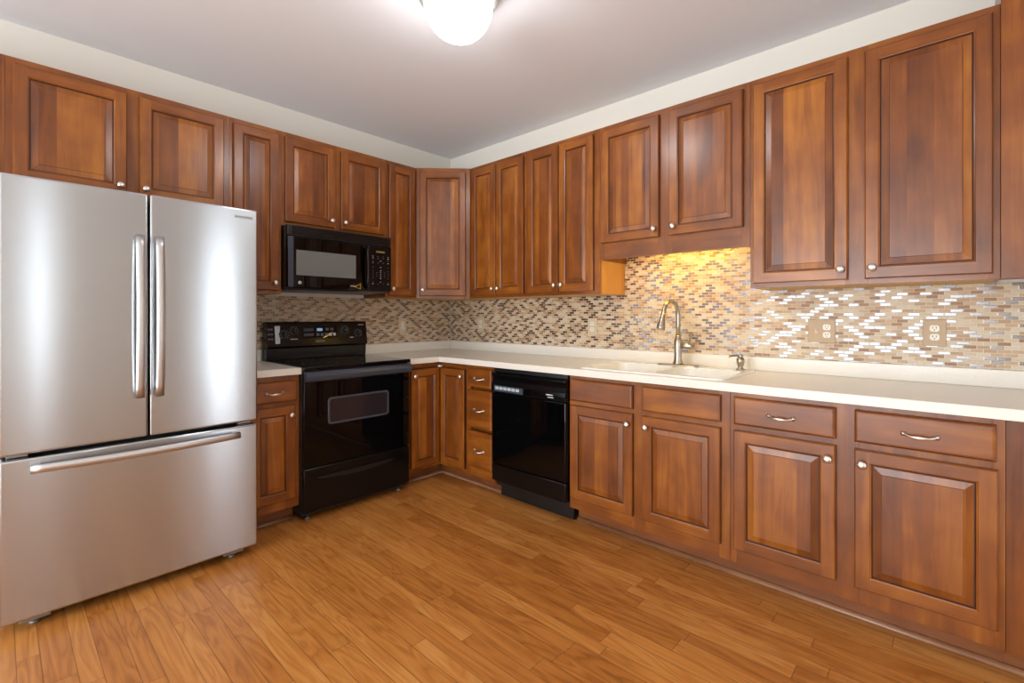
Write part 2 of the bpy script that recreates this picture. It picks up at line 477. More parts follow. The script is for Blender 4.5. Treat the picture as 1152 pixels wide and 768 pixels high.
def door(parent, x0, x1, z0, z1, yf, knob_at=None, name='door'):
    """raised panel door; front face at y=yf (facing -y), thickness DT"""
    S = 0.047
    b = B(); yb = yf + DT
    R0 = (x0, x1, z0, z1, yb); R1 = (x0, x1, z0, z1, yf + 0.006)
    R2 = inset(x0, x1, z0, z1, 0.0045, yf)
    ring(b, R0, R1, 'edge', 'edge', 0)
    ring(b, R1, R2, 'wood_v', 'wood_h', 0)
    ix0, ix1, iz0, iz1 = x0 + S, x1 - S, z0 + S, z1 - S
    X0, X1, Z0, Z1 = R2[0], R2[1], R2[2], R2[3]
    # stiles and rails, butt jointed
    b.poly([(X0, yf, Z0), (ix0, yf, Z0), (ix0, yf, Z1), (X0, yf, Z1)], 'wood_v')
    b.poly([(ix1, yf, Z0), (X1, yf, Z0), (X1, yf, Z1), (ix1, yf, Z1)], 'wood_v')
    b.poly([(ix0, yf, Z0), (ix1, yf, Z0), (ix1, yf, iz0), (ix0, yf, iz0)], 'wood_h')
    b.poly([(ix0, yf, iz1), (ix1, yf, iz1), (ix1, yf, Z1), (ix0, yf, Z1)], 'wood_h')
    Q = [inset(x0, x1, z0, z1, S, yf), inset(x0, x1, z0, z1, S + 0.0015, yf + 0.0018), inset(x0, x1, z0, z1, S + 0.006, yf + 0.0040), inset(x0, x1, z0, z1, S + 0.009, yf + 0.0095)]
    for k in range(3): ring(b, Q[k], Q[k + 1], *(('glaze_shade', 'glaze_shade') if k == 2 else ('wood_v', 'wood_h')), 0)
    b.poly([(x0, yb, z0), (x0, yb, z1), (x1, yb, z1), (x1, yb, z0)], 'wood_v')
    bmesh.ops.remove_doubles(b.bm, verts=b.bm.verts[:], dist=1e-5)
    d = b.build(name, parent)
    b = B(); s0 = S + 0.0085; yg = yf + 0.0094
    W = min(0.028, (x1 - x0) * 0.12)
    P = [inset(x0, x1, z0, z1, s0, yg), inset(x0, x1, z0, z1, s0 + 0.003, yg), inset(x0, x1, z0, z1, s0 + W, yf + 0.0040), inset(x0, x1, z0, z1, s0 + W + 0.0012, yf + 0.0012)]
    ring(b, P[0], P[1], 'glaze_shade', 'glaze_shade', 0)
    ring(b, P[1], P[2], 'wood_p', 'wood_p', 0)
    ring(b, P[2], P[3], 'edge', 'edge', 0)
    r = P[3]; b.poly([(r[0], r[4], r[2]), (r[1], r[4], r[2]), (r[1], r[4], r[3]), (r[0], r[4], r[3])], 'wood_p')
    r = (P[0][0], P[0][1], P[0][2], P[0][3], yf + DT - 0.002)
    ring(b, P[0], r, 'wood_p', 'wood_p', 0)
    b.poly([(r[0], r[4], r[2]), (r[0], r[4], r[3]), (r[1], r[4], r[3]), (r[1], r[4], r[2])], 'wood_p')
    bmesh.ops.remove_doubles(b.bm, verts=b.bm.verts[:], dist=1e-5)
    b.build('center_panel', d)
    if knob_at:
        k = B(); knob(k, knob_at[0], yf, knob_at[1]); k.build('knob', d)
    return d

def drawer(parent, x0, x1, z0, z1, yf, handle=True, name='drawer'):
    b = B()
    r = [(x0, x1, z0, z1, yf + DT), (x0, x1, z0, z1, yf + 0.009), inset(x0, x1, z0, z1, 0.002, yf + 0.0055), inset(x0, x1, z0, z1, 0.0055, yf + 0.0015), inset(x0, x1, z0, z1, 0.010, yf)]
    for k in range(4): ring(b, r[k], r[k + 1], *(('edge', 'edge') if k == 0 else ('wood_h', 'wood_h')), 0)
    q = r[4]; b.poly([(q[0], yf, q[2]), (q[1], yf, q[2]), (q[1], yf, q[3]), (q[0], yf, q[3])], 'wood_h')
    b.poly([(x0, yf + DT, z0), (x0, yf + DT, z1), (x1, yf + DT, z1), (x1, yf + DT, z0)], 'wood_h')
    bmesh.ops.remove_doubles(b.bm, verts=b.bm.verts[:], dist=1e-5)
    d = b.build(name, parent)
    if handle:
        p = B(); pull(p, (x0 + x1) / 2, yf, (z0 + z1) / 2 - 0.006, min(0.092, (x1 - x0) * 0.40)); p.build('pull', d)
    return d

def face_frame(parent, x0, x1, z0, z1, yf, stiles, rails):
    """stiles: list of (xa, xb); rails: list of (za, zb, xa, xb)"""
    b = B()
    for a, c in stiles: b.box(a, c, yf, yf + DT, z0, z1, 'wood_v', 0.0008, 1)
    for za, zb, xa, xb in rails: b.box(xa, xb, yf + 0.0003, yf + DT, za, zb, 'wood_h')
    return b.build('face_frame', parent)

E_ = 0.0003
UB, UT = 1.357, 2.393
UF = 0.318      # upper frame front
BF = 0.611      # base frame front
BZ = 0.875      # carcass top
def upper(label, x0, x1, doors, zb=UB, wall='R', dz0=None, up=0.0, side='wood_v'):
    loc = (0, 0, 0); rz = 0.0 if wall == 'R' else PI / 2
    t = thing('wall_cabinet', label, 'cabinet', ((x0, 0, zb) if wall == 'R' else (0, x0, zb)), rz, 'wall cabinets')
    a0, a1 = E_, (x1 - x0) - E_; H = UT - zb
    b = B()
    yb = -0.0012
    b.box(a0, a1, -(UF - DT), yb, 0.012 + up, H, side)
    b.box(a0, a0 + 0.012, -(UF - DT), yb, 0, 0.012 + up, side); b.box(a1 - 0.012, a1, -(UF - DT), yb, 0, 0.012 + up, side)
    b.build('body', t)
    b = B(); b.box(a0 + 0.0125, a1 - 0.0125, -(UF - DT - 0.0005), yb, up, up + 0.0115, 'maple'); b.build('bottom_panel', t)
    st = [(a0, doors[0][0] - x0 + 0.012)]
    for (p, q) in zip(doors, doors[1:]):
        if q[0] - p[1] > 0.008: st.append((p[1] - x0 - 0.012, q[0] - x0 + 0.012))
    st.append((doors[-1][1] - x0 - 0.012, a1))
    dz = dz0 if dz0 is not None else zb + 0.021
    rails = []
    for (p, q) in zip(st, st[1:]):
        rails += [(0, dz - zb + 0.012, p[1], q[0]), (2.362 - zb - 0.012, H, p[1], q[0])]
    face_frame(t, a0, a1, 0, H, -UF, st, rails)
    for d in doors:
        kx = None
        if len(d) > 2:
            kx = (d[0] - x0 + 0.026, dz - zb + 0.046) if d[2] == 'l' else (d[1] - x0 - 0.026, dz - zb + 0.046)
        door(t, d[0] - x0, d[1] - x0, dz - zb, 2.362 - zb, -(UF + DT + 0.0005), kx)
    return t

# ---- right wall uppers (x from the corner)
upper('narrow two-door upper cabinet on the sink wall, next to the angled corner cabinet', 0.612, 1.222, [(0.650, 0.920, 'r'), (0.926, 1.200, 'l')])
upper('tall two-door upper cabinet beside the lit recess over the sink, above the dishwasher', 1.222, 1.826, [(1.238, 1.511, 'r'), (1.518, 1.786, 'l')], side='veneer')
UZC = 1.568
tC = upper('short two-door upper cabinet with valance board above the sink', 1.826, 2.706, [(1.846, 2.226, 'r'), (2.287, 2.675, 'l')], zb=UZC, dz0=1.668, up=0.058)
upper('large two-door upper cabinet right of the sink, nearest the camera', 2.706, 3.583, [(2.722, 3.111, 'r'), (3.171, 3.563, 'l')])
# blind wide plain panel cabinet at the right end
t = thing('wall_cabinet', 'plain flat upper cabinet panel without doors at the right edge of the photo', 'cabinet', (3.583, 0, UB), 0, 'wall cabinets')
W_ = RX - 3.583 - 0.002
b = B(); b.box(E_, W_, -0.312, -0.0012, 0.012, UT + 0.24 - UB, 'wood_v'); b.build('body', t)
b = B(); b.box(E_, W_, -0.331, -0.3125, 0.0, UT + 0.24 - UB, 'wood_p', 0.001, 1); b.build('front_panel', t)

# ---- left wall uppers (local x = world y)
upper('two-door upper cabinet above the stainless refrigerator', -2.862, -1.955, [(-2.838, -2.432, 'r'), (-2.380, -1.988, 'l')], zb=1.815, wall='L', dz0=1.836)
upper('tall single-door upper cabinet between refrigerator and microwave', -1.955, -1.660, [(-1.937, -1.679, 'r')], wall='L')
upper('short two-door upper cabinet directly above the black microwave', -1.660, -0.900, [(-1.641, -1.308, 'r'), (-1.263, -0.917, 'l')], zb=1.797, wall='L', dz0=1.820)
upper('tall single-door upper cabinet between microwave and angled corner cabinet', -0.900, -0.612, [(-0.879, -0.644, 'l')], wall='L')
t = thing('wall_cabinet', 'plain wooden cabinet end strip left of the doors above the refrigerator', 'cabinet', (0, -3.30, 1.815), PI / 2, 'wall cabinets')
b = B(); b.box(E_, 0.4378, -0.318, -0.0012, 0, UT - 1.815, 'wood_v', 0.001, 1); b.build('body', t)
b = B(); b.box(0.05, 0.420, -0.325, -0.3185, 0.02, UT - 1.835, 'wood_p', 0.002, 1); b.build('front_panel', t)

# ---- diagonal corner upper
t = thing('wall_cabinet', 'angled single-door upper cabinet in the room corner', 'cabinet', (0, 0, UB), 0, 'wall cabinets')
H = UT - UB
b = B()
S_ = 0.6105; F_ = UF - DT * 0.4
out = [(0.0012, -0.0012), (S_, -0.0012), (S_, -F_), (F_, -S_), (0.0012, -S_)]
b.prism(out, 0.012, H, 'z', 'wood_v'); b.build('body', t)
b = B(); b.prism([(0.005, -0.005), (S_ - 0.005, -0.005), (S_ - 0.005, -F_ + 0.003), (F_ - 0.003, -S_ + 0.005), (0.005, -S_ + 0.005)], 0, 0.0115, 'z', 'maple'); b.build('bottom_panel', t)
c0 = Vector((F_, -S_, 0)); c1 = Vector((S_, -F_, 0)); LD = (c1 - c0).length
sub = []
def diag_place(o):
    o.location = c0 + Vector((0.7071, -0.7071, 0)) * 0.0005; o.rotation_euler = (0, 0, PI / 4)
b = B()
for a, c in ((0.0, 0.045), (LD - 0.045, LD)): b.box(a, c, -DT, 0, 0, H, 'wood_v', 0.0008, 1)
b.box(0.045, LD - 0.045, -DT + 0.0003, 0, 0, 0.035, 'wood_h'); b.box(0.045, LD - 0.045, -DT + 0.0003, 0, H - 0.045, H, 'wood_h')
diag_place(b.build('face_frame', t))
d = door(t, 0.030, LD - 0.034, 0.021, 2.362 - UB, -2 * DT - 0.0005, (0.030 + 0.026, 0.021 + 0.046)); diag_place(d)

# ---- base cabinets
TOE = 0.520
def base(label, x0, x1, wall, stile_x, fronts, filler=None, ends=(0, 0)):
    t = thing('base_cabinet', label, 'cabinet', ((x0, 0, 0) if wall == 'R' else (0, x0, 0)), 0 if wall == 'R' else PI / 2, 'base cabinets')
    a0, a1 = E_, x1 - x0 - E_
    open_top = any(f[0] == 'sink' for f in fronts)
    b = B()
    if open_top:
        b.box(a0, a0 + 0.018, -(BF - DT), -0.0012, 0.10, BZ, 'wood_v'); b.box(a1 - 0.018, a1, -(BF - DT), -0.0012, 0.10, BZ, 'wood_v')
        b.box(a0 + 0.018, a1 - 0.018, -(BF - DT), -(BF - DT - 0.012), 0.10, BZ, 'wood_v'); b.box(a0 + 0.018, a1 - 0.018, -(BF - DT - 0.012), -0.0012, 0.10, 0.118, 'wood_v')
        b.box(a0 + 0.018, a1 - 0.018, -0.0132, -0.0012, 0.118, BZ, 'wood_v')
    else:
        b.box(a0, a1, -(BF - DT), -0.0012, 0.10, BZ, 'wood_v')
    b.build('body', t)
    b = B(); b.box(a0, a1, -TOE, -TOE + 0.016, 0.0, 0.0995, 'toe'); b.build('toe_board', t)
    fx = sorted({(f[1], f[2]) for f in fronts if f[0] != 'sink'})
    st = []; prev = a0
    for p, q in fx:
        st.append((prev, p - x0 + 0.012)); prev = q - x0 - 0.012
    st.append((prev, a1))
    rails = []
    for (p, q) in zip(st, st[1:]):
        rails += [(0.10, 0.178, p[1], q[0]), (0.841, BZ, p[1], q[0])]
        for f in fronts:
            if f[0] == 'drawer' and f[3] > 0.7225 and abs(f[1] - x0 - (p[1] - 0.012)) < 0.003: rails.append((f[3] - 0.028, f[3] + 0.008, p[1], q[0]))
    face_frame(t, a0, a1, 0.10, BZ, -BF, st, rails)
    yf = -(BF + DT + 0.0005)
    for f in fronts:
        if f[0] == 'door':
            kx = None
            if f[5]: kx = ((f[1] - x0 + 0.025) if f[5] == 'l' else (f[2] - x0 - 0.025), f[4] - 0.055)
            door(t, f[1] - x0, f[2] - x0, f[3], f[4], yf, kx)
        elif f[0] == 'drawer':
            drawer(t, f[1] - x0, f[2] - x0, f[3], f[4], yf, f[5])
    return t
DZ0, DZT, RZ0, RZT = 0.167, 0.703, 0.729, 0.853
base('narrow base cabinet with three stacked drawers, left of the dishwasher', 0.920, 1.190, 'R', None,
     [('drawer', 0.936, 1.177, 0.722, 0.853, True), ('drawer', 0.936, 1.177, 0.437, 0.705, True), ('drawer', 0.936, 1.177, 0.164, 0.418, True)])
base('two-door base cabinet under the white sink with two false drawer fronts', 1.808, 2.706, 'R', None,
     [('sink', 0, 0), ('door', 1.822, 2.220, DZ0, DZT, 'r'), ('door', 2.275, 2.666, DZ0, DZT, 'l'), ('drawer', 1.822, 2.220, RZ0, RZT, False), ('drawer', 2.275, 2.666, RZ0, RZT, False)])
base('two-door base cabinet with two handled drawers right of the sink', 2.706, 3.580, 'R', None,
     [('door', 2.725, 3.110, DZ0, DZT, 'r'), ('door', 3.171, 3.562, DZ0, DZT, 'l'), ('drawer', 2.725, 3.110, RZ0, RZT, True), ('drawer', 3.171, 3.558, RZ0, RZT, True)])
t = thing('base_cabinet', 'plain flat base cabinet panel at the lower right edge of the photo', 'cabinet', (3.580, 0, 0), 0, 'base cabinets')
W_ = RX - 3.580 - 0.002
b = B(); b.box(E_, W_, -(BF - DT), -0.0012, 0.10, BZ, 'wood_v'); b.build('body', t)
b = B(); b.box(E_, W_, -BF, -(BF - DT + 0.0003), 0.10, BZ, 'wood_p', 0.001, 1); b.build('front_panel', t)
b = B(); b.box(E_, W_, -TOE, -TOE + 0.016, 0.0, 0.0995, 'toe'); b.build('toe_board', t)
base('narrow base cabinet with one drawer and one door between refrigerator and range', -1.962, -1.672, 'L', None,
     [('drawer', -1.945, -1.688, RZ0 - 0.006, 0.842, True), ('door', -1.945, -1.702, 0.155, 0.698, 'r')])

# corner base (L shaped lazy-susan cabinet)
t = thing('base_cabinet', 'corner base cabinet with two doors folding inwards between range and drawers', 'cabinet', (0, 0, 0), 0, 'base cabinets')
CL = 0.9185; F2 = BF - DT
b = B()
b.prism([(0.0012, -0.0012), (CL, -0.0012), (CL, -F2), (F2, -F2), (F2, -0.905), (0.0012, -0.905)], 0.10, BZ, 'z', 'wood_v'); b.build('body', t)
b = B()
b.prism([(TOE, -0.905), (TOE, -TOE), (CL, -TOE), (CL, -TOE + 0.016), (TOE - 0.016, -TOE + 0.016), (TOE - 0.016, -0.905)], 0, 0.0995, 'z', 'toe'); b.build('toe_board', t)
b = B()
b.box(0.902, CL, -BF, -F2 - 0.0005, 0.10, BZ, 'wood_v', 0.0008, 1)
b.box(F2 + 0.0005, 0.902, -BF + 0.0003, -F2 - 0.0005, 0.845, BZ, 'wood_h'); b.box(F2 + 0.0005, 0.902, -BF + 0.0003, -F2 - 0.0005, 0.10, 0.120, 'wood_h')
b.box(F2 + 0.0005, BF, -0.905, -0.889, 0.10, BZ, 'wood_v', 0.0008, 1)
b.box(F2 + 0.0005, BF - 0.0003, -0.889, -BF - 0.0005, 0.845, BZ, 'wood_v'); b.box(F2 + 0.0005, BF - 0.0003, -0.889, -BF - 0.0005, 0.10, 0.120, 'wood_v')
b.build('face_frame', t)
d = door(t, 0.634, 0.898, 0.125, 0.832, -(BF + DT + 0.0005), (0.898 - 0.024, 0.785))
d = door(t, 0.0, 0.252, 0.125, 0.832, -(BF + DT + 0.0005), (0.024, 0.785))
d.location = (0, -0.887, 0); d.rotation_euler = (0, 0, PI / 2)
b = B(); b.box(0.613, 0.640, -0.640, -0.613, 0.836, 0.850, 'ivory', 0.003); b.build('latch', t)

# shoe moldings
def shoe(name, pts):
    """quarter round along a polyline of (x,y); front side normal given by right hand"""
    b = B(); n = 6
    i = b.mi('shoe'); rings = []
    for k, (p, nrm) in enumerate(pts):
        p = Vector((p[0], p[1], 0)); nrm = Vector((nrm[0], nrm[1], 0)); sec = [p + Vector((0, 0, 0.0005))]
        for j in range(n + 1):
            a = PI / 2 * j / n
            sec.append(p + nrm * 0.018 * math.cos(a) + Vector((0, 0, 0.0005 + 0.019 * math.sin(a))))
        rings.append([b.bm.verts.new(v) for v in sec])
    for a, c in zip(rings, rings[1:]):
        for j in range(len(a)):
            f = b.bm.faces.new([a[j], a[(j + 1) % len(a)], c[(j + 1) % len(a)], c[j]]); f.material_index = i; f.smooth = (0 < j < n + 1)
    b.bm.faces.new(rings[0]); b.bm.faces.new(rings[-1])
    o = b.build(name); o['kind'] = 'structure'
    return o
g = 0.0008
shoe('trim_1', [((1.8085, -TOE - g), (0, -1)), ((RX - 0.002, -TOE - g), (0, -1))])
shoe('trim_2', [((TOE + g, -0.905), (1, 0)), ((TOE + g, -TOE - g), (1, -1)), ((1.1895, -TOE - g), (0, -1))])
shoe('trim_3', [((TOE + g, -1.9615), (1, 0)), ((TOE + g, -1.6725), (1, 0))])

# ------------------------------------------------------------------ counters
def slab(b, xs, ys, filled, z0, z1, m, bev):
    i = b.mi(m); V = {}
    def v(ix, iy, z):
        k = (ix, iy, z)
        if k not in V: V[k] = b.bm.verts.new((xs[ix], ys[iy], z))
        return V[k]
    new = []
    for ix in range(len(xs) - 1):
        for iy in range(len(ys) - 1):
            if (ix, iy) not in filled: continue
            for z, fl in ((z1, 0), (z0, 1)):
                q = [v(ix, iy, z), v(ix + 1, iy, z), v(ix + 1, iy + 1, z), v(ix, iy + 1, z)]
                new.append(b.bm.faces.new(q[::-1] if fl else q))
            for (dx, dy, p, q) in ((0, -1, (ix, iy), (ix + 1, iy)), (1, 0, (ix + 1, iy), (ix + 1, iy + 1)), (0, 1, (ix + 1, iy + 1), (ix, iy + 1)), (-1, 0, (ix, iy + 1), (ix, iy))):
                if (ix + dx, iy + dy) not in filled:
                    new.append(b.bm.faces.new([v(*p, z0), v(*q, z0), v(*q, z1), v(*p, z1)]))
    for f in new: f.material_index = i
    b.bm.normal_update()
    es = [e for e in {e for f in new for e in f.edges} if len(e.link_faces) == 2 and abs(e.link_faces[0].normal.dot(e.link_faces[1].normal)) < 0.5 and all(abs(vv.co.z - z1) < 1e-6 for vv in e.verts)]
    bmesh.ops.bevel(b.bm, geom=es, offset=bev, segments=3, affect='EDGES', profile=0.5)
CF = 0.645; Z0, Z1 = 0.876, 0.914
SX0, SX1, SY0, SY1 = 1.865, 2.675, -0.605, -0.090      # sink rim outline
t = thing('countertop', 'long L-shaped cream countertop running from the range round the corner past the sink', 'countertop', (0, 0, 0))
b = B()
xs = [0.0012, CF, SX0 + 0.012, SX1 - 0.012, RX - 0.002]
ys = [-0.905, -CF, SY0 + 0.012, SY1 - 0.012, -0.0012]
fill = {(0, 0)} | {(0, k) for k in (1, 2, 3)} | {(ix, iy) for ix in (1, 2, 3) for iy in (1, 2, 3)} - {(2, 2)}
slab(b, xs, ys, fill, Z0, Z1, 'counter', 0.004)
b.build('slab', t)
b = B()
b.box(0.0205, RX - 0.003, -0.0205, -0.0012, Z1 + 0.0003, 0.990, 'counter', 0.003)
b.box(0.0012, 0.0205, -0.9045, -0.0012, Z1 + 0.0003, 0.990, 'counter', 0.003)
b.build('upstand', t)
t = thing('countertop', 'short cream countertop piece between refrigerator and range', 'countertop', (0, 0, 0))
b = B(); slab(b, [0.0012, CF], [-1.962, -1.672], {(0, 0)}, Z0, Z1, 'counter', 0.004); b.build('slab', t)
b = B(); b.box(0.0012, 0.0205, -1.9615, -1.6725, Z1 + 0.0003, 0.990, 'counter', 0.003); b.build('upstand', t)

# backsplashes
b = B()
b.box(0.0085, 1.8245, -0.0085, -0.0006, 0.9906, UB - 0.0008, 'tile_x')
b.box(1.8405, 2.6915, -0.0085, -0.0006, 0.9906, UZC + 0.056, 'tile_x')
b.box(2.7075, RX - 0.001, -0.0085, -0.0006, 0.9906, UB - 0.0008, 'tile_x')
b.box(1.8245, 1.8405, -0.0085, -0.0006, 0.9906, UB - 0.0008, 'tile_x'); b.box(2.6915, 2.7075, -0.0085, -0.0006, 0.9906, UB - 0.0008, 'tile_x')
b.box(1.8275, 1.8405, -0.0085, -0.0006, UB - 0.0008, UZC - 0.0008, 'tile_x'); b.box(2.6915, 2.7045, -0.0085, -0.0006, UB - 0.0008, UZC - 0.0008, 'tile_x')
tag(b.build('tile_backsplash'), 'mosaic brick tile backsplash along the sink wall', 'backsplash')
b = B(); b.box(0.0006, 0.0085, -1.965, -0.0006, 0.9906, UB - 0.0008, 'tile_y')
tag(b.build('tile_backsplash'), 'mosaic brick tile backsplash on the range wall', 'backsplash')
b = B(); b.box(0.0087, 0.0125, -0.0125, -0.0087, 0.991, UB - 0.001, 'sticker'); struct(b, 'trim_4')

# ------------------------------------------------------------------ sink
def rrect(x0, x1, y0, y1, r, z, n=5):
    pts = []
    for (cx, cy, a0) in ((x1 - r, y0 + r, -PI / 2), (x1 - r, y1 - r, 0), (x0 + r, y1 - r, PI / 2), (x0 + r, y0 + r, PI)):
        for k in range(n + 1):
            a = a0 + PI / 2 * k / n; pts.append((cx + r * math.cos(a), cy + r * math.sin(a), z))
    return pts
def loft(b, loops, m, cap=True, smooth=True):
    i = b.mi(m); R = [[b.bm.verts.new(p) for p in l] for l in loops]
    for a, c in zip(R, R[1:]):
        for j in range(len(a)):
            f = b.bm.faces.new([a[j], a[(j + 1) % len(a)], c[(j + 1) % len(a)], c[j]]); f.material_index = i; f.smooth = smooth
    if cap:
        f = b.bm.faces.new(R[-1]); f.material_index = i
    return R
t = thing('kitchen_sink', 'white double-bowl drop-in sink set in the long countertop', 'sink', (0, 0, Z1))
b = B(); zr = 0.009
bowls = [(SX0 + 0.035, 2.262, SY0 + 0.032, SY1 - 0.095), (2.292, SX1 - 0.035, SY0 + 0.032, SY1 - 0.095)]
# rim deck: outer ring + strips round the bowls made as one sheet
outer = [rrect(SX0, SX1, SY0, SY1, 0.03, 0.0006), rrect(SX0 + 0.002, SX1 - 0.002, SY0 + 0.002, SY1 - 0.002, 0.029, 0.006), rrect(SX0 + 0.008, SX1 - 0.008, SY0 + 0.008, SY1 - 0.008, 0.026, zr)]
R = loft(b, outer, 'sink', cap=False)
edge_loops = [R[-1]]
for (x0, x1, y0, y1) in bowls:
    lp = [rrect(x0, x1, y0, y1, 0.05, zr), rrect(x0 + 0.006, x1 - 0.006, y0 + 0.006, y1 - 0.006, 0.047, zr - 0.006), rrect(x0 + 0.014, x1 - 0.014, y0 + 0.014, y1 - 0.014, 0.045, -0.15), rrect(x0 + 0.04, x1 - 0.04, y0 + 0.04, y1 - 0.04, 0.04, -0.165)]
    Rb = loft(b, lp, 'sink', cap=True); edge_loops.append(Rb[0])
es = []
for lpv in edge_loops:
    for k in range(len(lpv)):
        e = b.bm.edges.get((lpv[k], lpv[(k + 1) % len(lpv)]))
        es.append(e)
r = bmesh.ops.triangle_fill(b.bm, use_beauty=True, use_dissolve=False, edges=es)
for g_ in r['geom']:
    if isinstance(g_, bmesh.types.BMFace): g_.material_index = 0
b.build('basin', t)
for (x0, x1, y0, y1) in bowls:
    b = B(); b.lathe([(0.0, 0.004), (0.02, 0.003), (0.042, 0.005), (0.045, 0.001), (0.045, 0.0)], Matrix.Translation(((x0 + x1) / 2, (y0 + y1) / 2, -0.1655)), 'nickel', 20); b.build('drain', t)

# faucet
FX, FY = 2.253, -0.135; fz = Z1 + zr
t = thing('faucet', 'brushed nickel gooseneck pull-down faucet standing at the back of the white sink', 'faucet', (FX, FY, fz + 0.0006))
b = B(); loft(b, [rrect(-0.125, 0.125, -0.03, 0.03, 0.029, 0.0), rrect(-0.125, 0.125, -0.03, 0.03, 0.029, 0.004), rrect(-0.118, 0.118, -0.024, 0.024, 0.0235, 0.008)], 'nickel_f'); b.build('deck_plate', t)
b = B(); b.lathe([(0.0, 0.0085), (0.031, 0.0085), (0.030, 0.016), (0.0245, 0.030), (0.0225, 0.06), (0.0235, 0.115), (0.0235, 0.150), (0.019, 0.158), (0.016, 0.166), (0.0165, 0.178), (0, 0.178)], Matrix.Identity(4), 'nickel_f', 28); b.build('base_body', t)
b = B(); pts = []
dirv = Vector((-0.10, -0.995, 0)).normalized(); RA = 0.080; zc = 0.300
pts.append(Vector((0, 0, 0.170))); pts.append(Vector((0, 0, 0.24)))
for k in range(15):
    a = PI * k / 14 * 0.93
    pts.append(dirv * (RA - RA * math.cos(a)) + Vector((0, 0, zc + RA * math.sin(a))))
endp = pts[-1]; dn = (pts[-1] - pts[-2]).normalized()
pts.append(endp + dn * 0.01)
b.tube(pts, 0.0125, 'nickel_f', 16, up=(0.995, -0.1, 0.01)); b.build('spout', t)
b = B(); p0 = endp + dn * 0.0105
b.tube([p0, p0 + dn * 0.012, p0 + dn * 0.04, p0 + dn * 0.085, p0 + dn * 0.098], [0.0135, 0.0145, 0.0165, 0.0245, 0.0225], 'nickel_f', 20, up=(0.995, -0.1, 0.01)); b.build('spray_head', t)
b = B(); b.tube([(0.018, 0.0, 0.118), (0.045, 0, 0.118), (0.078, 0, 0.118), (0.085, 0, 0.118)], [0.0175, 0.0165, 0.0165, 0.013], 'nickel_f', 18)
b.tube([(0.070, -0.004, 0.128), (0.076, -0.014, 0.155), (0.088, -0.034, 0.180), (0.104, -0.055, 0.196)], [0.0085, 0.007, 0.006, 0.0075], 'nickel_f', 12); b.build('lever_handle', t)
# soap dispenser
t = thing('soap_dispenser', 'small nickel soap dispenser pump at the right back corner of the sink', 'soap dispenser', (2.601, -0.130, fz + 0.0006))
b = B(); b.lathe([(0, 0), (0.024, 0), (0.024, 0.004), (0.014, 0.010), (0.013, 0.016), (0.019, 0.034), (0.021, 0.050), (0.019, 0.064), (0.0, 0.064)], Matrix.Identity(4), 'nickel_f', 22); b.build('base', t)
b = B(); b.lathe([(0.0, 0.0645), (0.012, 0.0645), (0.012, 0.080), (0.006, 0.084), (0, 0.084)], Matrix.Identity(4), 'nickel_f', 18)
b.tube([(0, 0, 0.076), (-0.02, -0.03, 0.078), (-0.036, -0.062, 0.075), (-0.038, -0.066, 0.069)], [0.006, 0.0052, 0.0045, 0.0042], 'nickel_f', 10); b.build('pump_spout', t)

# under-cabinet fluorescent fixture behind the valance
t = thing('under_cabinet_light', 'lit warm light strip hidden behind the valance above the sink', 'light', (2.27, -0.235, UZC + 0.057))
b = B(); b.box(-0.28, 0.28, -0.045, 0.045, -0.014, 0.0, 'trim', 0.003); b.build('housing', t)
b = B(); b.tube([(-0.26, 0, -0.0225), (0.26, 0, -0.0225)], 0.008, 'tube', 12); b.build('lamp_tube', t)

# ------------------------------------------------------------------ refrigerator
FXF = 0.835
t = thing('refrigerator', 'large stainless steel french door refrigerator with bottom freezer drawer', 'refrigerator', (0, -1.978, 0), PI / 2)
# local: x in [-w, 0] , front toward -y
FW = 0.905
b = B(); b.box(-FW + 0.004, -0.004, -0.745, -0.03, 0.035, 1.742, 'black_s', 0.006); b.build('body', t)
b = B(); b.box(-FW + 0.01, -0.01, -0.765, -0.7455, 0.05, 1.73, 'gap'); b.build('gasket', t)
def fdoor(x0, x1, z0, z1, name):
    b = B(); b.box(x0, x1, -FXF, -0.7655, z0, z1, 'steel', 0.009, 4); return b.build(name, t)
mid = -FW / 2 + 0.003
dL = fdoor(-FW, mid - 0.003, 0.684, 1.757, 'door'); dR = fdoor(mid + 0.003, 0, 0.684, 1.757, 'door')
dD = fdoor(-FW, 0, 0.046, 0.668, 'freezer_drawer')
def vhandle(par, x):
    b = B(); n = 17; z0, z1 = 0.862, 1.568; pts = []; rad = []
    for k in range(n):
        q = k / (n - 1); u = 2 * q - 1
        pts.append((x, -FXF - 0.026 - 0.026 * (1 - u * u), z0 + (z1 - z0) * q)); rad.append(0.0165)
    b.tube(pts, rad, 'steel_h', 16, 0.62, up=(1, 0, 0))
    for z in (z0 + 0.012, z1 - 0.012): b.box(x - 0.011, x + 0.011, -FXF - 0.030, -FXF - 0.0005, z - 0.012, z + 0.012, 'steel_h', 0.002)
    b.build('door_handle', par)
vhandle(dL, mid - 0.036); vhandle(dR, mid + 0.034)
b = B(); n = 21; x0, x1 = -FW + 0.085, -0.090; pts = []
for k in range(n):
    q = k / (n - 1); u = 2 * q - 1
    pts.append((x0 + (x1 - x0) * q, -FXF - 0.024 - 0.030 * (1 - u * u), 0.628))
b.tube(pts, 0.0165, 'steel_h', 16, 0.62, up=(0, 0, 1))
for x in (x0 + 0.014, x1 - 0.014): b.box(x - 0.014, x + 0.014, -FXF - 0.030, -FXF - 0.0005, 0.615, 0.641, 'steel_h', 0.002)
b.build('drawer_handle', dD)
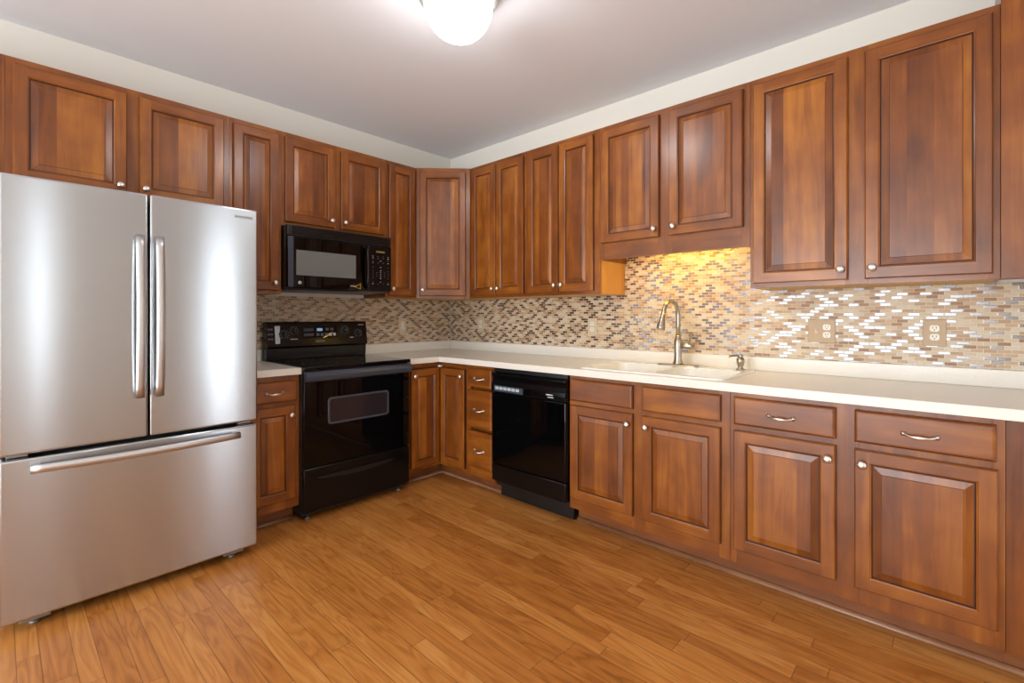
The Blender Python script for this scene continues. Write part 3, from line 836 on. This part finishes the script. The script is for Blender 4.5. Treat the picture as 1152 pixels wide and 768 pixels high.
for k, x in enumerate((-FW + 0.10, -0.10)):
    b = B(); b.box(x - 0.045, x + 0.045, -0.80, -0.70, 0.022, 0.034, 'foot', 0.002); b.lathe([(0, 0), (0.018, 0), (0.018, 0.008), (0.006, 0.009), (0.006, 0.024), (0, 0.024)], Matrix.Translation((x, -0.765, 0.0003)), 'foot', 14); b.build('leg', t)
b = B(); b.box(-FW + 0.15, -0.15, -0.735, -0.72, 0.006, 0.034, 'gap'); b.build('kick_plate', t)
for k, x in enumerate((-FW + 0.05, -0.05)):
    b = B(); b.box(x - 0.03, x + 0.03, -0.80, -0.766, 0.6695, 0.6825, 'foot', 0.002); b.build('hinge', t)

FONT = None
def text(parent, s, size, x, y, z, m, rot=(PI / 2, 0, 0), ext=0.0003, name='lettering', sx=1.0):
    cu = bpy.data.curves.new(name, 'FONT'); cu.body = s; cu.size = size; cu.extrude = ext; cu.align_x = 'CENTER'; cu.align_y = 'CENTER'
    tmp = bpy.data.objects.new('tmp', cu); COL.objects.link(tmp)
    dg = bpy.context.evaluated_depsgraph_get(); dg.update()
    me = bpy.data.meshes.new_from_object(tmp.evaluated_get(dg)); me.name = name
    bpy.data.objects.remove(tmp)
    me.transform(Matrix.Translation((x, y, z)) @ Matrix.Rotation(rot[2], 4, 'Z') @ Matrix.Rotation(rot[0], 4, 'X') @ Matrix.Diagonal((sx, 1, 1, 1)))
    me.materials.clear(); me.materials.append(M[m])
    o = bpy.data.objects.new(name, me); COL.objects.link(o); o.parent = parent
    return o
text(dR, 'SAMSUNG', 0.0185, -0.066, -FXF - 0.0008, 1.712, 'grey_p', sx=0.98)

# ------------------------------------------------------------------ range
t = thing('kitchen_range', 'black freestanding electric range with smooth glass cooktop below the microwave', 'range', (0, -0.9265, 0), PI / 2)
RW = 0.7445; rf = -0.665
b = B()
b.box(-RW, 0, -0.640, -0.025, 0.035, 0.893, 'black_s', 0.002)
b.build('body', t)
b = B(); b.box(-RW, 0.0, -0.676, -0.075, 0.894, 0.918, 'black_g', 0.006, 3); ck = b.build('cooktop', t)
for (cx_, cy_, r_) in ((-0.57, -0.51, 0.105), (-0.20, -0.51, 0.080), (-0.57, -0.23, 0.080), (-0.20, -0.23, 0.105)):
    for ri, ro in ((r_ - 0.002, r_), (r_ * 0.55 - 0.0012, r_ * 0.55)):
        b = B(); nn = 48
        for k in range(nn):
            a, c = 2 * PI * k / nn, 2 * PI * (k + 1) / nn
            b.poly([(cx_ + ri * math.cos(a), cy_ + ri * math.sin(a), 0.9183), (cx_ + ro * math.cos(a), cy_ + ro * math.sin(a), 0.9183), (cx_ + ro * math.cos(c), cy_ + ro * math.sin(c), 0.9183), (cx_ + ri * math.cos(c), cy_ + ri * math.sin(c), 0.9183)], 'grey_mark')
        bmesh.ops.remove_doubles(b.bm, verts=b.bm.verts[:], dist=1e-6); b.build('burner_ring', ck)
b = B(); b.box(-RW + 0.004, -0.004, rf, -0.6405, 0.320, 0.888, 'black_g', 0.004); od = b.build('oven_door', t)
b = B(); r_ = 0.02
R_ = [(x, rf - 0.0005, y) for (x, y, z) in rrect(-RW + 0.150, -0.168, 0.556, 0.722, 0.022, 0)]
R2_ = [(x, rf - 0.004, y) for (x, y, z) in rrect(-RW + 0.152, -0.170, 0.558, 0.720, 0.020, 0)]
R3_ = [(x, rf - 0.004, y) for (x, y, z) in rrect(-RW + 0.160, -0.178, 0.566, 0.712, 0.016, 0)]
R4_ = [(x, rf - 0.0015, y) for (x, y, z) in rrect(-RW + 0.163, -0.181, 0.569, 0.709, 0.014, 0)]
loft(b, [R_, R2_, R3_, R4_], 'grey_p', cap=False); b.build('window_frame', od)
b = B(); f = b.poly([(x, rf - 0.0012, z) for (x, y, z) in R4_], 'ovenwin'); b.build('window_glass', od)
b = B(); n = 13; pts = []
prof = [(rf - 0.0005, 0.832), (rf - 0.022, 0.830), (rf - 0.032, 0.842), (rf - 0.035, 0.860), (rf - 0.030, 0.876), (rf - 0.018, 0.886), (rf - 0.0005, 0.888)]
b.prism(prof, -RW + 0.004, -0.004, 'x', 'grey_p', smooth=False); b.build('oven_handle', od)
b = B(); b.box(-RW + 0.004, -0.004, rf, -0.6405, 0.055, 0.313, 'black', 0.005)
sd = b.build('storage_drawer', t)
b = B(); top = []; bot = []
for k in range(17):
    q = k / 16; x = -RW + 0.085 + (RW - 0.21) * q; hh = 0.024 * math.sin(PI * q) ** 0.7
    top.append((x, 0.252)); bot.append((x, 0.252 - hh))
out = [(p[0], p[1]) for p in bot] + [(p[0], p[1] + 0.004) for p in top[::-1]]
b.prism(out, rf - 0.012, rf - 0.0005, 'y', 'black_m'); b.build('drawer_pull', sd)
b = B(); b.prism([(-0.0255, 0.9185), (-0.088, 0.9185), (-0.088, 0.998), (-0.116, 1.006), (-0.092, 1.168), (-0.082, 1.176), (-0.0255, 1.176)], -RW + 0.006, -0.006, 'x', 'black', 0.003); bg = b.build('backguard', t)
# slanted control face: from (-0.116,1.006) to (-0.092,1.168)
sl = math.atan2(0.024, 0.162)
def on_face(x, u):  # u: 0..1 up the face
    return Vector((x, -0.116 + 0.024 * u - 0.0010, 1.006 + 0.162 * u))
FR = Matrix.Rotation(-sl, 4, 'X')
def face_box(b, x0, x1, u0, u1, m, th=0.0012):
    q0, q1 = on_face(0, u0), on_face(0, u1); nrm = Vector((0, -math.cos(sl), math.sin(sl)))
    pts = [Vector((x, q.y, q.z)) for x, q in ((x0, q0), (x1, q0), (x1, q1), (x0, q1))]
    lo = [b.bm.verts.new(p) for p in pts]; hi = [b.bm.verts.new(p + nrm * th) for p in pts]
    fs = [b.bm.faces.new(hi)] + [b.bm.faces.new([lo[k], lo[(k + 1) % 4], hi[(k + 1) % 4], hi[k]]) for k in range(4)]
    for f in fs: f.material_index = b.mi(m)
for (x, u) in ((-0.629, 0.52), (-0.562, 0.66), (-0.185, 0.66), (-0.079, 0.50)):
    b = B(); p = on_face(x, u); mt = Matrix.Translation(p) @ Matrix.Rotation(PI / 2 - sl, 4, 'X')
    b.lathe([(0, 0), (0.026, 0), (0.026, 0.004), (0.019, 0.007), (0.017, 0.022), (0.0, 0.024)], mt, 'black_m', 24)
    b.lathe([(0.0235, 0.0042), (0.0262, 0.0042), (0.0262, 0.0052), (0.0235, 0.0052)], mt, 'grey_mark', 24)
    b.box(x - 0.002, x + 0.002, p.y - 0.030, p.y - 0.020, p.z - 0.013, p.z + 0.019, 'grey_p')
    kb = b.build('control_knob', bg)
    b = B()
    for k in range(9):
        a = PI * (-0.25 + 1.5 * k / 8)
        uu = u + 0.031 * math.sin(a) / 0.162; face_box(b, x + 0.031 * math.cos(a) - 0.0015, x + 0.031 * math.cos(a) + 0.0015, uu - 0.012, uu + 0.012, 'white_mark', 0.0004)
    b.build('dial_marks', bg)
b = B()
face_box(b, -0.505, -0.245, 0.34, 0.84, 'black_g', 0.0008)
dp = b.build('display_panel', bg)
b = B(); face_box(b, -0.400, -0.360, 0.64, 0.76, 'led_b', 0.0018); b.build('clock_display', dp)
b = B()
for k in range(2):
    face_box(b, -0.495, -0.425, 0.42 + 0.22 * k, 0.55 + 0.22 * k, 'grey_p', 0.0018)
for k in range(5):
    face_box(b, -0.405 + 0.031 * k, -0.385 + 0.031 * k, 0.42, 0.54, 'sticker' if k in (3, 4) else 'grey_mark', 0.0018)
for k in range(2): face_box(b, -0.335 + 0.035 * k, -0.312 + 0.035 * k, 0.66, 0.76, 'grey_mark', 0.0018)
b.build('buttons', dp)
# pale sticker with round cut-out beside the first knob
b = B(); i = b.mi('sticker')
n = 10; xk = -0.629; nv = []
xa = -0.690
ptsf = []
for k in range(n + 1):
    a = PI * 0.80 + PI * 0.40 * k / n * 1.05
    ptsf.append((xk + 0.036 * math.cos(a), 0.52 + 0.036 * math.sin(a) / 0.162))
face = [(xa, 0.14), (xa + 0.03, 0.14)] + [(p[0], p[1]) for p in ptsf[::-1]] + [(xa + 0.036, 0.88), (xa, 0.88)]
nrm = Vector((0, -math.cos(sl), math.sin(sl)))
f = b.bm.faces.new([b.bm.verts.new(on_face(px, pu) + nrm * 0.0006) for px, pu in face]); f.material_index = i
b.build('sticker', bg)
b = B()
for k in range(3):
    for j in range(2): face_box(b, -0.735 + 0.018 * j, -0.722 + 0.018 * j, 0.30 + 0.2 * k, 0.38 + 0.2 * k, 'grey_mark', 0.0004)
face_box(b, -0.590, -0.540, 0.30, 0.33, 'white_mark', 0.0004); face_box(b, -0.150, -0.120, 0.30, 0.33, 'white_mark', 0.0004)
face_box(b, -0.415, -0.345, 0.16, 0.24, 'grey_mark', 0.0004); face_box(b, -0.075, -0.030, 0.88, 0.91, 'white_mark', 0.0004)
b.build('panel_print', bg)
for x in (-RW + 0.05, -0.05):
    for y in (-0.60, -0.08):
        b = B(); b.lathe([(0, 0), (0.018, 0), (0.018, 0.008), (0.007, 0.010), (0.007, 0.0345), (0, 0.0345)], Matrix.Translation((x, y, 0.0003)), 'foot', 14); b.build('leg', t)

# ------------------------------------------------------------------ microwave
t = thing('microwave', 'black over-the-range microwave mounted under the short two-door cabinet', 'microwave', (0, -0.906, 1.385), PI / 2)
MW = 0.748; MH = 0.409; mf = -0.400
b = B(); b.box(-MW, 0, mf + 0.035, -0.012, 0.010, MH, 'black_m', 0.003); b.build('body', t)
b = B(); b.prism([(-0.02, 0.0095), (mf + 0.036, 0.0095), (mf + 0.055, 0.0), (-0.05, -0.004)], -MW + 0.01, -0.01, 'x', 'grey_p'); b.build('underside', t)
b = B(); z0, z1 = 0.340, MH
b.box(-MW, 0, mf, mf + 0.034, z0, z1, 'black_m', 0.004)
for k in range(5): b.box(-MW + 0.03, -0.03, mf - 0.003, mf - 0.0003, z0 + 0.010 + 0.011 * k, z0 + 0.0155 + 0.011 * k, 'black')
b.build('vent_grille', t)
b = B(); b.box(-MW, -0.190, mf - 0.004, mf + 0.034, 0.012, 0.337, 'black_g', 0.006, 3); md = b.build('door', t)
b = B(); b.box(-MW + 0.002, -MW + 0.035, mf - 0.008, mf - 0.0042, 0.014, 0.335, 'grey_p', 0.003); b.build('door_edge', md)
b = B(); b.box(-0.695, -0.285, mf - 0.0052, mf - 0.0043, 0.092, 0.252, 'mwwin', 0.0003, 1); b.build('window', md)
b = B(); pts = []
for k in range(11):
    q = k / 10; u = 2 * q - 1; pts.append((-0.208, mf - 0.018 - 0.022 * (1 - u ** 4), 0.030 + 0.285 * q))
b.tube(pts, 0.011, 'black', 12, 0.8, up=(1, 0, 0)); b.box(-0.217, -0.199, mf - 0.022, mf - 0.0043, 0.024, 0.044, 'black', 0.002); b.box(-0.217, -0.199, mf - 0.022, mf - 0.0043, 0.300, 0.320, 'black', 0.002); b.build('door_handle', md)
b = B(); b.lathe([(0, 0), (0.011, 0), (0.011, 0.0008), (0, 0.001)], Matrix.Translation((-0.672, mf - 0.0042, 0.045)) @ Matrix.Rotation(PI / 2, 4, 'X'), 'sticker', 18); b.build('round_badge', md)
b = B(); b.prism([(-0.300, 0.035), (-0.248, 0.018), (-0.248, 0.062)], mf - 0.0050, mf - 0.0042, 'y', 'yellow'); b.prism([(-0.285, 0.035), (-0.256, 0.026), (-0.256, 0.052)], mf - 0.0056, mf - 0.0050, 'y', 'black_g'); b.box(-0.325, -0.290, mf - 0.0050, mf - 0.0042, 0.037, 0.042, 'sticker'); b.build('label_mark', md)
b = B(); b.box(-0.187, 0, mf - 0.002, mf + 0.034, 0.012, 0.337, 'black', 0.005); cp = b.build('control_panel', t)
b = B(); b.box(-0.125, -0.055, mf - 0.0030, mf - 0.0021, 0.290, 0.302, 'led_y'); b.build('clock_display', cp)
b = B()
rows = [(0.262, 4), (0.248, 4), (0.230, 3), (0.216, 4), (0.184, 3), (0.160, 3), (0.146, 5), (0.132, 5), (0.118, 5), (0.104, 3), (0.078, 3), (0.064, 4)]
for z, n in rows:
    for k in range(n):
        x = -0.150 + k * (0.125 / max(n - 1, 1)); w = 0.007 if n < 5 else 0.005
        b.box(x - w, x + w * 0.6, mf - 0.0027, mf - 0.0021, z - 0.0014, z + 0.0014, 'white_mark' if (k + n) % 3 == 1 else 'grey_mark')
b.build('keypad', cp)

# ------------------------------------------------------------------ dishwasher
t = thing('dishwasher', 'black built-in dishwasher between the drawer stack and the sink cabinet', 'dishwasher', (1.1925, 0, 0))
DW = 0.613; df = -0.645
b = B(); b.box(0.004, DW - 0.004, -0.600, -0.06, 0.085, 0.868, 'black_m'); b.build('body', t)
b = B(); b.box(0.004, DW - 0.004, df + 0.020, -0.6005, 0.846, 0.870, 'black_m', 0.002); b.build('top_trim', t)
b = B(); b.box(0.004, DW - 0.004, df, -0.6005, 0.244, 0.710, 'black_g', 0.006, 3); dd = b.build('door', t)
b = B()
b.prism([(-0.6005, 0.714), (df - 0.004, 0.714), (df - 0.006, 0.744), (df - 0.004, 0.768), (df + 0.012, 0.792), (df + 0.010, 0.810), (df - 0.004, 0.826), (df - 0.004, 0.842), (-0.6005, 0.843)], 0.004, DW - 0.004, 'x', 'black', 0.0015); cpn = b.build('control_panel', t)
b = B()
b.box(0.030, 0.285, df - 0.0075, df - 0.0062, 0.723, 0.762, 'grey_p', 0.0004, 1); b.build('button_strip', cpn)
b = B()
for k in range(6): b.box(0.045 + 0.036 * k, 0.073 + 0.036 * k, df - 0.0088, df - 0.0076, 0.736, 0.754, 'sticker')
b.build('buttons', cpn)
b = B(); b.box(0.30, 0.42, df - 0.0070, df - 0.0060, 0.728, 0.758, 'black_g'); b.box(0.47, 0.52, df - 0.0068, df - 0.0056, 0.744, 0.750, 'white_mark'); b.box(0.48, 0.525, df - 0.0068, df - 0.0056, 0.730, 0.735, 'white_mark'); b.build('panel_print', cpn)
b = B(); b.box(0.004, DW - 0.004, df, -0.6005, 0.128, 0.239, 'black', 0.005); b.build('access_panel', t)
b = B(); b.box(0.006, DW - 0.006, -0.560, -0.545, 0.006, 0.126, 'black_m', 0.003); b.build('kick_plate', t)
for x in (0.05, DW - 0.05):
    for y in (-0.52, -0.12):
        b = B(); b.lathe([(0, 0), (0.014, 0), (0.014, 0.006), (0.006, 0.008), (0.006, 0.0845), (0, 0.0845)], Matrix.Translation((x, y, 0.0003)), 'foot', 12); b.build('leg', t)

# ------------------------------------------------------------------ outlets and switches
def receptacle(b, x, z, y):
    for s in (-1, 1):
        c = z + s * 0.0195
        b.prism([(px, pz) for (px, pz, _) in rrect(x - 0.0165, x + 0.0165, c - 0.0145, c + 0.0145, 0.010, 0)], y - 0.0022, y, 'y', 'ivory')
        for dx in (-0.006, 0.006): b.box(x + dx - 0.0011, x + dx + 0.0011, y - 0.0026, y - 0.0021, c - 0.001, c + 0.008, 'slot')
        b.lathe([(0, 0), (0.0024, 0), (0.0024, 0.0005), (0, 0.0005)], Matrix.Translation((x, y - 0.0021, c - 0.007)) @ Matrix.Rotation(PI / 2, 4, 'X'), 'slot', 10)
def wall_plate(name, label, cat, loc, rz, w, kind, plate, h=0.120):
    t = thing(name, label, cat, loc, rz, 'electrical outlets on the backsplash' if cat == 'outlet' else None)
    b = B(); b.box(-w / 2, w / 2, -0.0055, -0.0003, -h / 2, h / 2, plate, 0.002); b.build('cover_plate', t)
    for k, kd in enumerate(kind):
        x = (k - (len(kind) - 1) / 2) * 0.046
        b = B()
        if kd == 'o': receptacle(b, x, 0, -0.0056); b.build('receptacle', t)
        elif kd == 't':
            b.box(x - 0.006, x + 0.006, -0.0070, -0.0056, -0.013, 0.013, 'plate_l'); b.box(x - 0.004, x + 0.004, -0.016, -0.0071, 0.000, 0.010, 'plate_l', 0.001); b.build('toggle', t)
        elif kd == 'r':
            b.box(x - 0.0165, x + 0.0165, -0.0085, -0.0056, -0.033, 0.033, 'ivory', 0.002); b.build('rocker', t)
    return t
ty = -0.0088
wall_plate('electrical_outlet', 'small outlet on the sink wall tile near the room corner', 'outlet', (0.420, ty, 1.147), 0, 0.074, 'o', 'plate_l')
wall_plate('electrical_outlet', 'beige outlet on the tile above the dishwasher, left of the faucet', 'outlet', (1.572, ty, 1.142), 0, 0.078, 'o', 'plate_l')
wall_plate('electrical_outlet', 'tan double plate with toggle switch and outlet right of the sink', 'outlet', (2.957, ty, 1.140), 0, 0.120, 'to', 'plate')
wall_plate('electrical_outlet', 'tan single outlet plate at the right end of the backsplash', 'outlet', (3.391, ty, 1.141), 0, 0.080, 'o', 'plate')
wall_plate('light_switch', 'ivory rocker switch on the tile right of the range', 'switch', (0.0088, -0.542, 1.138), PI / 2, 0.074, 'r', 'plate_l')

# ------------------------------------------------------------------ ceiling light
t = thing('ceiling_light', 'round white glass flush ceiling light, lit', 'light', (1.855, -1.505, CEIL))
b = B(); b.lathe([(0, -0.0005), (0.158, -0.0005), (0.166, -0.010), (0.172, -0.050), (0.176, -0.072), (0.170, -0.080), (0.140, -0.080), (0.0, -0.076)], Matrix.Identity(4), 'pan', 48); b.build('canopy', t)
b = B(); pr = [(0.150, -0.0805)]
for k in range(1, 15):
    a = PI / 2 * k / 14; pr.append((0.152 * math.cos(a) ** 0.8 if k < 14 else 0, -0.0805 - 0.165 * math.sin(a)))
b.lathe(pr, Matrix.Identity(4), 'globe', 48); b.build('glass_shade', t)
